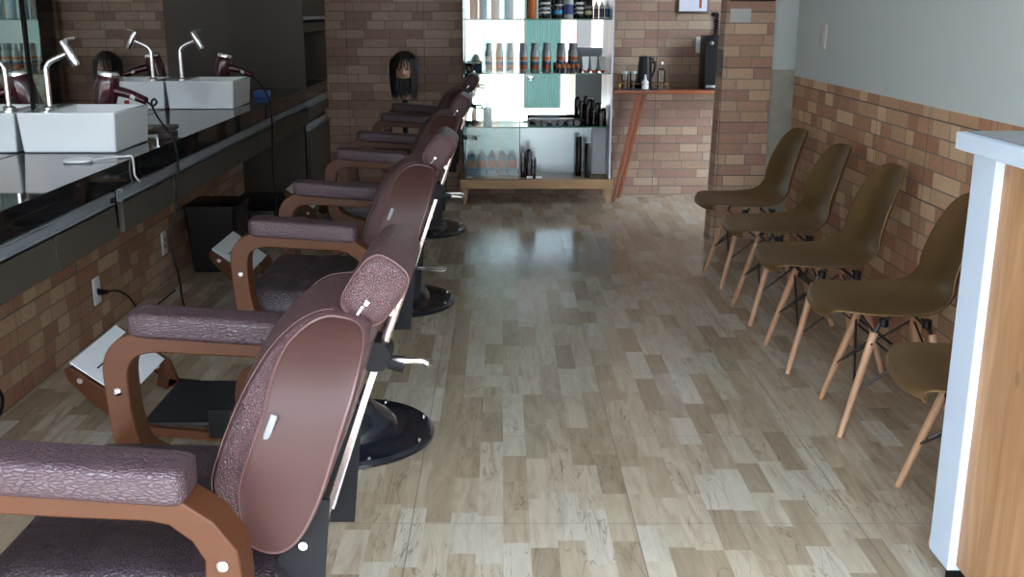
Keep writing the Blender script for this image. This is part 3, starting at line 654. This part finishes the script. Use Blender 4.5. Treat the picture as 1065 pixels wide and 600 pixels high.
# ------------------------------------------------------------------ glass display cabinet
X0, X1, YF, YK = -.278, .815, 7.80, 8.12
o = ((X0+X1)/2, 7.95, 0); r = empty('display_cabinet', o, 'tall glass display cabinet on a light wooden base against the back brick wall', 'display cabinet')
pl = B().box(X0-.03, X1+.02, YF-.02, YK+.032, .125, .195).build('base', 'cabwood', r, o, False, .003)
for x, tx in ((X0, -.004), (X1-.025, .004)):
    for y in (YF+.01, YK-.03):
        B().rings([[(x+tx+a*.6, y+b_*.6, .0005) for a, b_ in ((0, 0), (.03, 0), (.03, .03), (0, .03))], [(x+a, y+b_, .125) for a, b_ in ((-.008, 0), (.036, 0), (.036, .036), (-.008, .036))]]).build('leg', 'cabwood', r, o, False)
B().rings([[(X0+.01, YK-.015-q, z), (X1-.01, YK-.002-q, z), (X1-.01, YK+.028, z), (X0+.01, YK+.028, z)] for z, q in ((.582, .0), (1.98, -.0244))]).build('mirror_back', 'cmirror', r, o, False)
B().box(X0+.01, X1-.01, YK-.008, YK, .196, .575).build('satin_back', 'smirror', r, o, False)
B().box(X1-.012, X1, YF, YK, .196, 1.98).build('side_panel', 'sidew', r, o, False)
B().box(X0, X0+.006, YF, YK, .196, 1.98).build('side_panel', 'glass', r, o, False)
B().box(X1-.118, X1-.014, YK-.07, YK-.066, .198, .570).build('reflection_strip', 'sidew', r, o, False)  # plain white board in place of the bright outdoors reflected at this edge
for z in (.578, .968, 1.352, 1.74):
    B().box(X0+.008, X1-.014, YF+.02, YK-.034, z-.004, z+.004).build('shelf', 'glass', r, o, False)
    B().box(X0+.008, X1-.014, YF+.017, YF+.0198, z-.004, z+.004).build('shelf_edge', 'edge', r, o, False)
B().box(X0, X1, YF, YK, 1.98, 2.0).build('top', 'glass', r, o, False)
d = B().box(X0+.01, .135, YF-.004, YF, .200, 1.97).build('door', 'gglass', r, o, False)
B().box(.1352, .141, YF-.004, YF, .200, 1.97).build('door_edge', 'edge', d, o, False)
d = B().box(X0+.012, .11, YF+.006, YF+.010, .200, 1.97).build('door', 'gglass', r, o, False)
B().lathe([(0, 0), (.018, 0), (.018, .006), (0, .008)], n=20, mat=Matrix.Translation((.218, YF-.004, .935)) @ Matrix.Rotation(R(90), 4, 'X')).build('lock', 'chrome', r, o)

def bottle(x, z, prof, mat, label, cat='bottle', y=7.93, name='bottle', group=None, cap=None, n=20):
    o_ = (x, y, z+.0045)
    b = B().lathe(prof, o_, n)
    if cap:
        r_ = empty(name, o_, label, cat, group); b.build('body', mat, r_, o_); B().lathe(cap[0], o_, n).build('cap', cap[1], r_, o_); return r_
    return tag(b.build(name, mat, None, o_), label, cat, group)
def cylp(r, h, sh=.0, nk=0): return [(0, 0), (r*.94, 0), (r, .004), (r, h-sh), (r*.5 if sh else r*.96, h), (0, h)]
G1, G2, G3, G4 = 'bottles on the top glass shelf', 'cans and tubes on the middle glass shelf', 'items on the lower glass shelf', 'things on the floor of the display cabinet'
Z1, Z2, Z3, Z4 = 1.352, .968, .578, .1915
for x, rad, h, m, lab in ((.228, .030, .19, 'orange', 'bright orange bottle on the top shelf of the glass cabinet'), (.325, .036, .21, 'blk_white', 'black bottle with white print beside the orange bottle'),
        (.418, .034, .20, 'blk_blue', 'black bottle with a blue label on the top cabinet shelf'), (.497, .032, .20, 'white_blue', 'white bottle with a dark blue band on the top cabinet shelf'),
        (.575, .030, .19, 'blk_white', 'black bottle just right of the white and blue bottle'), (.640, .028, .18, 'blk_yel', 'black bottle with yellow print near the right end of the top shelf'),
        (.695, .018, .12, 'small_wb', 'first of the small pale-topped bottles right of the black bottles'), (.735, .018, .12, 'small_wb', 'middle one of the small pale-topped bottles on the top shelf'), (.775, .018, .12, 'small_wb', 'small pale-topped bottle at the right end of the top shelf'),
        (-.20, .028, .19, 'brownb', 'brown glass bottle at the left end of the top cabinet shelf'), (-.13, .03, .18, 'bluel', 'blue bottle beside the brown bottle on the top shelf'),
        (-.04, .03, .19, 'clearp', 'pale bottle behind the left glass door on the top shelf'), (.06, .032, .2, 'clearp', 'pale bottle on the top shelf near the sliding door edge')):
    bottle(x, Z1, [(0, 0), (rad*.95, 0), (rad, .006), (rad, h*.72), (rad*.75, h*.80), (rad*.4, h*.83), (0, h*.83)], m, lab, group=G1, cap=([(0, h*.83), (rad*.42, h*.83), (rad*.42, h), (0, h)], 'black' if m != 'small_wb' else 'plate'))
for x, lab in ((.170, 'silver spray can with orange bands, nearest the sliding door edge'), (.255, 'silver spray can with orange bands, second from the sliding door edge'), (.345, 'silver spray can with orange bands, third from the sliding door edge'),
               (.455, 'silver spray can behind the row of amber jars, left one'), (.545, 'silver spray can behind the row of amber jars, right one'),
               (-.09, 'silver spray can behind the left glass door, left one of three'), (-.01, 'silver spray can behind the left glass door, middle one of three'), (.07, 'silver spray can behind the left glass door, right one of three')):
    bottle(x, Z2, [(0, 0), (.026, 0), (.027, .004), (.027, .145), (.020, .158), (0, .158)], 'can', lab, 'can', 7.97, 'spray_can', G2, cap=([(0, .158), (.020, .158), (.020, .20), (.017, .206), (0, .206)], 'alu'))
for k in range(5):
    bottle(.425+k*.034, Z2, [(0, 0), (.014, 0), (.014, .035), (0, .035)], 'black', ['leftmost of the five small amber-lidded jars on the middle shelf', 'second from left of the small amber-lidded jars', 'middle one of the five small amber-lidded jars', 'second from right of the small amber-lidded jars', 'rightmost of the five small amber-lidded jars, next to the white tubes'][k], 'jar', 7.87, 'jar', 'small amber-lidded jars on the middle shelf', cap=([(0, .035), (.015, .035), (.015, .062), (0, .062)], 'amber'))
for k in range(3):
    x = .620+k*.062; o_ = (x, 7.88, Z2+.0045)
    t_ = empty('cream_tube', o_, ['left one of the three white tubes on the middle cabinet shelf', 'middle one of the three white tubes on the cabinet shelf', 'right one of the three white tubes, next to the white side panel'][k], 'tube', 'white cream tubes on the middle shelf')
    B().rings([[(x+a*.017, 7.88+b_*.014, Z2+.018) for a, b_ in ((-1, -.6), (0, -1), (1, -.6), (1, .6), (0, 1), (-1, .6))], [(x+a*.027, 7.88+b_*.003, Z2+.12) for a, b_ in ((-1, -.6), (0, -1), (1, -.6), (1, .6), (0, 1), (-1, .6))]]).build('body', 'tube', t_, o_)
    B().lathe([(0, 0), (.015, 0), (.016, .014), (0, .014)], o_, 14).build('cap', 'red', t_, o_)
for x, m, lab in ((-.235, 'brownb', 'brown jar at the left end of the middle cabinet shelf'), (-.165, 'bluel', 'blue jar beside the brown jar on the middle shelf')):
    bottle(x, Z2, [(0, 0), (.024, 0), (.025, .05), (0, .05)], m, lab, 'jar', 7.9, 'jar', None, cap=([(0, .05), (.025, .05), (.025, .07), (0, .07)], 'black'))
# sunglasses on a tray, domed black caps
o_ = (.40, 7.88, Z3+.0045); t_ = empty('display_tray', o_, 'long dark display tray under the sunglasses on the lower shelf', 'tray')
B().box(.21, .63, 7.90, 7.96, Z3+.005, Z3+.055, .003).build('stand', 'black', t_, o_)
for k in range(3):
    x = .30+k*.12; o_ = (x, 7.86, Z3+.0045); t_ = empty('sunglasses', o_, ['left pair of dark sunglasses on the lower glass shelf', 'middle pair of dark sunglasses on the lower glass shelf', 'right pair of dark sunglasses on the lower glass shelf'][k], 'sunglasses', 'sunglasses on the lower shelf')
    for s_ in (-1, 1):
        B().lathe([(0, -.002), (.021, -.002), (.022, 0), (.021, .002), (0, .002)], n=18, mat=Matrix.Translation((x+s_*.025, 7.86, Z3+.028)) @ Matrix.Rotation(R(80), 4, 'X')).build('lens', 'black', t_, o_)
        B().tube([(x+s_*.047, 7.86, Z3+.035), (x+s_*.05, 7.885, Z3+.032)], .002, 6).build('temple', 'frameb', t_, o_)
    B().tube([(x-.008, 7.858, Z3+.033), (x+.008, 7.858, Z3+.033)], .002, 6).build('bridge', 'frameb', t_, o_)
caps = [(.60, 7.93, .0, .19), (.645, 7.90, 0, .165), (.69, 7.88, 0, .14), (.735, 7.85, .0, .115), (.665, 7.96, 0, .20), (.72, 7.95, 0, .17), (.765, 7.93, 0, .13)]
names = ['tallest at the left front', 'second in the front row', 'third in the front row', 'front one nearest the white side', 'left one of the back row', 'middle one of the back row', 'right one of the back row']
for (x, y, _, h), nm in zip(caps, names):
    bottle(x, Z3, [(0, 0), (.021, 0), (.022, .004), (.022, h-.03), (.019, h-.012), (.011, h-.002), (0, h)], 'black', 'glossy black domed flask on the lower shelf, '+nm, 'flask', y, 'flask', 'glossy black domed flasks')
bottle(-.20, Z3, [(0, 0), (.016, 0), (.016, .10), (.006, .13), (0, .135)], 'orange', 'slim orange bottle at the left of the lower shelf', y=7.88)
bottle(-.10, Z3, [(0, 0), (.033, 0), (.034, .10), (.015, .12), (.008, .15), (0, .155)], 'clearp', 'pale pump bottle behind the left door on the lower shelf', y=7.93)
for x, h, y, lab in ((.165, .19, 7.90, 'slim dark perfume box left of the black pump bottle in the cabinet base'), (.245, .16, 7.86, 'short black perfume bottle right of the black pump bottle')):
    tag(B().box(x-.018, x+.018, y-.015, y+.015, Z4+.0045, Z4+h, .004).build('perfume_bottle', 'black', None, (x, y, Z4+.0045)), lab, 'bottle', G4)
bottle(.208, Z4, [(0, 0), (.024, 0), (.025, .14), (.012, .16), (.012, .19), (.02, .192), (.02, .205), (.006, .22), (0, .22)], 'black', 'black pump bottle standing on the cabinet base', y=7.87, group=G4)
for x, h, y, lab in ((.590, .30, 7.98, 'tall slim black tin on the cabinet base, left one of two'), (.650, .26, 7.88, 'tall slim black tin on the cabinet base, right one beside the white reflection strip')):
    bottle(x, Z4, cylp(.022, h), 'black', lab, 'tin', y, 'tin', G4)
for k in range(5):
    x = -.225+k*.078; o_ = (x, 7.97, Z4+.0045)
    b = B().rings([[(x+a*.033, 7.97+c_*.018, Z4+.005) for a, c_ in ((-1, -1), (1, -1), (1, 1), (-1, 1))], [(x+a*.035, 7.97+c_*.016, Z4+.12) for a, c_ in ((-1, -1), (1, -1), (1, 1), (-1, 1))], [(x+a*.006, 7.97+c_*.003, Z4+.165) for a, c_ in ((-1, -1), (1, -1), (1, 1), (-1, 1))]])
    tag(b.build('packet', 'bag', None, o_), ['leftmost of the printed pointed packets behind the lower left door', 'second printed packet from the left end of the cabinet base', 'middle printed packet of the five on the cabinet base', 'fourth printed packet from the left end of the cabinet base', 'rightmost printed packet, next to the dark perfume box'][k], 'packet', 'printed packets on the cabinet base')
for x, lab in ((-.235, 'tiny white price card at the left end of the cabinet base'), (.215, 'tiny white price card before the black pump bottle'), (.285, 'tiny white price card right of the perfume bottles')):
    tag(B().rbox((x, 7.83, Z4+.0145), (.045, .008, .018), (R(-15), 0, 0)).build('price_card', 'plate', None, (x, 7.83, Z4+.005), False), lab, 'card', 'white price cards on the cabinet base')

# ------------------------------------------------------------------ coffee shelf
o = (1.2, 8.05, 0); r = empty('coffee_shelf', o, 'reddish wooden coffee shelf on slanted legs against the back brick wall', 'shelf table')
b = B().box(.842, 1.86, 7.90, YB-.002, .815, .842, .004); b.build('tabletop', 'redwood', r, o)
for yy, dx in ((7.94, .024), (8.10, .085)):
    B().rings([[(.835+dx+a, yy+c_, .0005) for a, c_ in ((-.013, 0), (.013, 0), (.013, .03), (-.013, .03))], [(1.005+dx+a, yy+c_, .815) for a, c_ in ((-.017, 0), (.017, 0), (.017, .03), (-.017, .03))]]).build('leg', 'redwood', r, o, False, .003)
ZT = .8425
def on_table(x, y, prof, mat, label, cat, name, parts=()):
    o_ = (x, y, ZT); r_ = empty(name, o_, label, cat); B().lathe(prof, o_, 24).build('body', mat, r_, o_)
    for nm, bb, mm in parts: bb.build(nm, mm, r_, o_)
    return r_
o_ = (1.065, 7.99, ZT); t_ = empty('serving_tray', o_, 'oval dark tray with a raised gold rail on the coffee shelf', 'tray')
TR = []
for k in range(32):
    a = 2*math.pi*k/32; TR.append((1.065+.185*math.copysign(abs(math.cos(a))**.5, math.cos(a)), 8.00+.072*math.copysign(abs(math.sin(a))**.5, math.sin(a))))
B().rings([[(x, y, ZT) for x, y in TR], [(x, y, ZT+.006) for x, y in TR]]).build('plate', 'frameb', t_, o_)
B().tube([(x, y, ZT+.045) for x, y in TR]+[(TR[0][0], TR[0][1], ZT+.045)], .0035, 6).build('rail', 'gold', t_, o_)
pb = B()
for k in (2, 8, 14, 18, 24, 30): pb.cyl((*TR[k], ZT+.006), (*TR[k], ZT+.045), .003, n=6)
pb.build('posts', 'gold', t_, o_)
ZT += .0065
on_table(1.075, 8.02, [(0, 0), (.055, 0), (.056, .01), (.050, .17), (.046, .215), (0, .22)], 'blackpl', 'black thermal jug with a handle on the coffee tray', 'jug', 'thermal_jug',
         [('handle', B().tube([(1.120, 8.02, 1.035), (1.148, 8.02, 1.04), (1.150, 8.02, .99), (1.126, 8.02, .93)], .009, 10, 4), 'blackpl'), ('lid', B().lathe([(0, .215), (.047, .215), (.045, .235), (0, .24)], (1.075, 8.02, ZT), 24).box(1.11, 1.14, 8.00, 8.04, 1.055, 1.072, .003), 'blackpl')])
on_table(1.198, 8.00, [(0, 0), (.028, 0), (.030, .05), (.030, .13), (.012, .15), (.012, .18), (0, .18)], 'glass', 'clear glass bottle with a dark cap right of the black jug', 'bottle', 'glass_bottle', [('stopper', B().lathe([(0, .18), (.015, .18), (.015, .195), (0, .2)], (1.198, 8.0, ZT), 14), 'chrome')])
on_table(1.072, 7.945, [(0, 0), (.026, 0), (.026, .05), (.010, .07), (.010, .085), (0, .09)], 'plate', 'small white bottle before the black jug on the tray', 'bottle', 'sweetener_bottle', [('cap', B().lathe([(0, .09), (.008, .09), (.006, .105), (0, .105)], (1.072, 7.945, ZT), 12), 'plate')])
on_table(.925, 8.0, cylp(.026, .11), 'glass', 'small glass jar at the left end of the coffee tray', 'jar', 'glass_jar', [('contents', B().lathe([(0, .004), (.022, .004), (.022, .06), (0, .06)], (.925, 8.0, ZT), 16), 'brownb'), ('lid', B().lathe([(0, .11), (.026, .11), (.024, .125), (0, .125)], (.925, 8.0, ZT), 16), 'lock')])
on_table(.990, 8.0, cylp(.026, .11), 'glass', 'small glass jar between the end jar and the black jug', 'jar', 'glass_jar', [('contents', B().lathe([(0, .004), (.022, .004), (.022, .06), (0, .06)], (.990, 8.0, ZT), 16), 'brownb'), ('lid', B().lathe([(0, .11), (.026, .11), (.024, .125), (0, .125)], (.990, 8.0, ZT), 16), 'lock')])
ZT -= .0065
o_ = (1.59, 8.03, ZT); t_ = empty('coffee_machine', o_, 'tall black drink machine with round silver buttons beside the brick pier', 'coffee machine')
B().box(1.505, 1.70, 7.93, 8.15, ZT+.001, 1.235, .008).build('body', 'blackpl', t_, o_)
for x in (1.548, 1.612): B().lathe([(0, 0), (.016, 0), (.016, .006), (0, .008)], n=18, mat=Matrix.Translation((x, 7.93, 1.180)) @ Matrix.Rotation(R(90), 4, 'X')).build('button', 'chrome', t_, o_)
B().box(1.52, 1.60, 7.925, 7.931, ZT+.015, ZT+.035, .002).build('nameplate', 'lock', t_, o_)
r = empty('power_cord', (1.62, YB-.02, 1.36), 'coiled black cord on the back wall above the drink machine', 'cord'); o_ = (1.62, YB-.02, 1.36)
hx = [(1.635+.014*math.cos(k*1.1), YB-.025+.010*math.sin(k*1.1), 1.235+.145*k/40) for k in range(41)]
B().tube(hx, .006, 6, 2).build('cable', 'cord', r, o_); B().box(1.60, 1.645, YB-.035, YB-.001, 1.37, 1.40, .004).build('plug', 'cord', r, o_)

# ------------------------------------------------------------------ frames
o_ = (1.45, YB-.01, 1.39); t_ = empty('picture_frame', o_, 'dark framed certificate high on the back brick wall', 'picture')
B().box(1.33, 1.57, YB-.022, YB-.001, 1.39, 1.73, .003).build('frame', 'frameb', t_, o_)
B().box(1.346, 1.554, YB-.024, YB-.0222, 1.408, 1.712).build('certificate', 'paper', t_, o_, False)
B().box(1.495, 1.515, YB-.0252, YB-.0242, 1.43, 1.66).build('ribbon', 'redwood', t_, o_, False)
o_ = (1.53, 6.59, 1.475); t_ = empty('picture_frame', o_, 'thin dark frame hung at the top of the brick pier', 'picture')
B().box(1.385, 1.655, 6.58, 6.599, 1.468, 1.80, .002).build('frame', 'frameb', t_, o_)
B().box(1.40, 1.64, 6.578, 6.5799, 1.483, 1.785).build('print', 'bluel', t_, o_, False)

# ------------------------------------------------------------------ mannequin training head
o_ = (-.71, 7.86, 0); t_ = empty('mannequin_head', o_, 'training head with long black hair and beard before the back brick wall', 'mannequin head')
def ell(cx, cy, cz, rx, ry, rz, nu=28, nv=18, fn=None):
    rg = []
    for i in range(1, nv):
        a = math.pi*i/nv; ring = []
        for j in range(nu):
            b_ = 2*math.pi*j/nu; p = Vector((rx*math.sin(a)*math.cos(b_), ry*math.sin(a)*math.sin(b_), rz*math.cos(a)))
            if fn: p = fn(p, b_, a)
            ring.append((cx+p.x, cy+p.y, cz+p.z))
        rg.append(ring)
    return B().rings(rg)
def facef(p, b, a):
    if p.y < 0:
        p.y += .012*max(0, abs(p.x)/.06)**2
        if abs(p.x) < .016 and -.02 < p.z < .03: p.y -= .016*(1-abs(p.x)/.016)
        if p.z < -.05: p.x *= .86
    return p
hd = ell(-.71, 7.87, .985, .074, .088, .112, 40, 30, facef); hd.lathe([(.045, 0), (.042, .10), (.05, .14)], (-.71, 7.88, .78), 20); hd.build('head', 'skin', t_, o_)
for s_ in (-1, 1):
    ell(-.71+s_*.028, 7.792, .998, .012, .008, .006, 12, 8).build('eye', 'black', t_, o_)
random.seed(3)
hair = ell(-.71, 7.89, 1.025, .098, .095, .105, 40, 20, lambda p, b, a: Vector((p.x*(1+.03*math.sin(b*11)), p.y*(.6 if p.y < -.0 and p.z < .045 and abs(p.x) < .05 else 1), p.z)))
for k in range(150):
    a = R(random.uniform(-62, 242)); rr_ = random.uniform(.070, .098); x = -.71+rr_*math.cos(a); y = 7.885+rr_*math.sin(a)*.9
    if y < 7.82 and abs(x+.71) < .045: continue
    L_ = random.uniform(.16, .25)
    hair.tube([(x*.98-.71*.02, y, 1.07), (x+.01*math.copysign(1, x+.71), y, 1.0), (x+random.uniform(-.01, .01), y-.004, 1.0-L_*.6), (x*.96-.71*.04, y, 1.02-L_)], [.007, .009, .008, .002], 5, 2)
for k in range(16):
    x = -.71+random.uniform(-.05, .035); hair.tube([(-.705, 7.83, 1.125), (x*.5-.355, 7.785, 1.085), (x, 7.782, 1.03), (x-.008, 7.785, 1.0)], [.008, .008, .006, .002], 5, 3)
hair.build('hair', 'hair', t_, o_)
brd = ell(-.71, 7.83, .895, .068, .05, .06, 24, 14)
for k in range(90):
    x = random.uniform(-.066, .066); y = 7.80+random.uniform(-.015, .06); brd.tube([(-.71+x, y, .93), (-.71+x*1.05, y-.008, .87), (-.71+x*.8, y, .80+abs(x)*.5+random.uniform(-.03, .03))], [.008, .009, .002], 5, 2)
brd.build('beard', 'hair', t_, o_)
st = B().cyl((-.71, 7.88, .40), (-.71, 7.88, .778), .018, .022, 14).lathe([(0, .38), (.03, .38), (.035, .42), (.02, .45), (0, .45)], (-.71, 7.88, 0), 16)
for k in range(3):
    a = R(90+120*k); st.cyl((-.71, 7.88, .42), (-.71+.24*math.cos(a), 7.88+.24*math.sin(a), .006), .010, .008, 8)
tag(st.build('tripod_stand', 'blackpl', None, (-.71, 7.88, 0)), 'thin black tripod holding up the bearded training head', 'stand')

# ------------------------------------------------------------------ light, world, camera
sun = bpy.data.lights.new('sun', 'SUN'); sun.energy = 5.0; sun.angle = R(.6); sun.color = (1, .95, .88)
so = bpy.data.objects.new('sun', sun); C.objects.link(so); so.rotation_euler = Vector((-.40, .02, -.92)).to_track_quat('-Z', 'Y').to_euler()
wd = bpy.data.worlds.new('sky'); bpy.context.scene.world = wd; wd.use_nodes = True; nt = wd.node_tree; bg = nt.nodes['Background']
tc = nt.nodes.new('ShaderNodeTexCoord'); sp = nt.nodes.new('ShaderNodeSeparateXYZ'); rp = nt.nodes.new('ShaderNodeValToRGB')
nt.links.new(tc.outputs['Generated'], sp.inputs[0]); nt.links.new(sp.outputs[2], rp.inputs[0]); nt.links.new(rp.outputs[0], bg.inputs[0])
rp.color_ramp.elements[0].color = (.36, .41, .46, 1); rp.color_ramp.elements[1].color = (.80, .94, 1.10, 1); rp.color_ramp.elements[1].position = .55
bg.inputs[1].default_value = 4.0
cam = bpy.data.cameras.new('camera'); co = bpy.data.objects.new('camera', cam); C.objects.link(co); bpy.context.scene.camera = co
co.location = (0, 0, 1.42); co.rotation_euler = (R(90-14.85), 0, 0)
cam.sensor_fit = 'HORIZONTAL'; cam.sensor_width = 36; cam.lens = 36*1094/1065; cam.shift_x = (532.5-521)/1065; cam.clip_start = .02
sc = bpy.context.scene; sc.view_settings.view_transform = 'Standard'; sc.view_settings.look = 'None'; sc.view_settings.gamma = 1; sc.view_settings.exposure = 2.32; sc.view_settings.use_curve_mapping = False
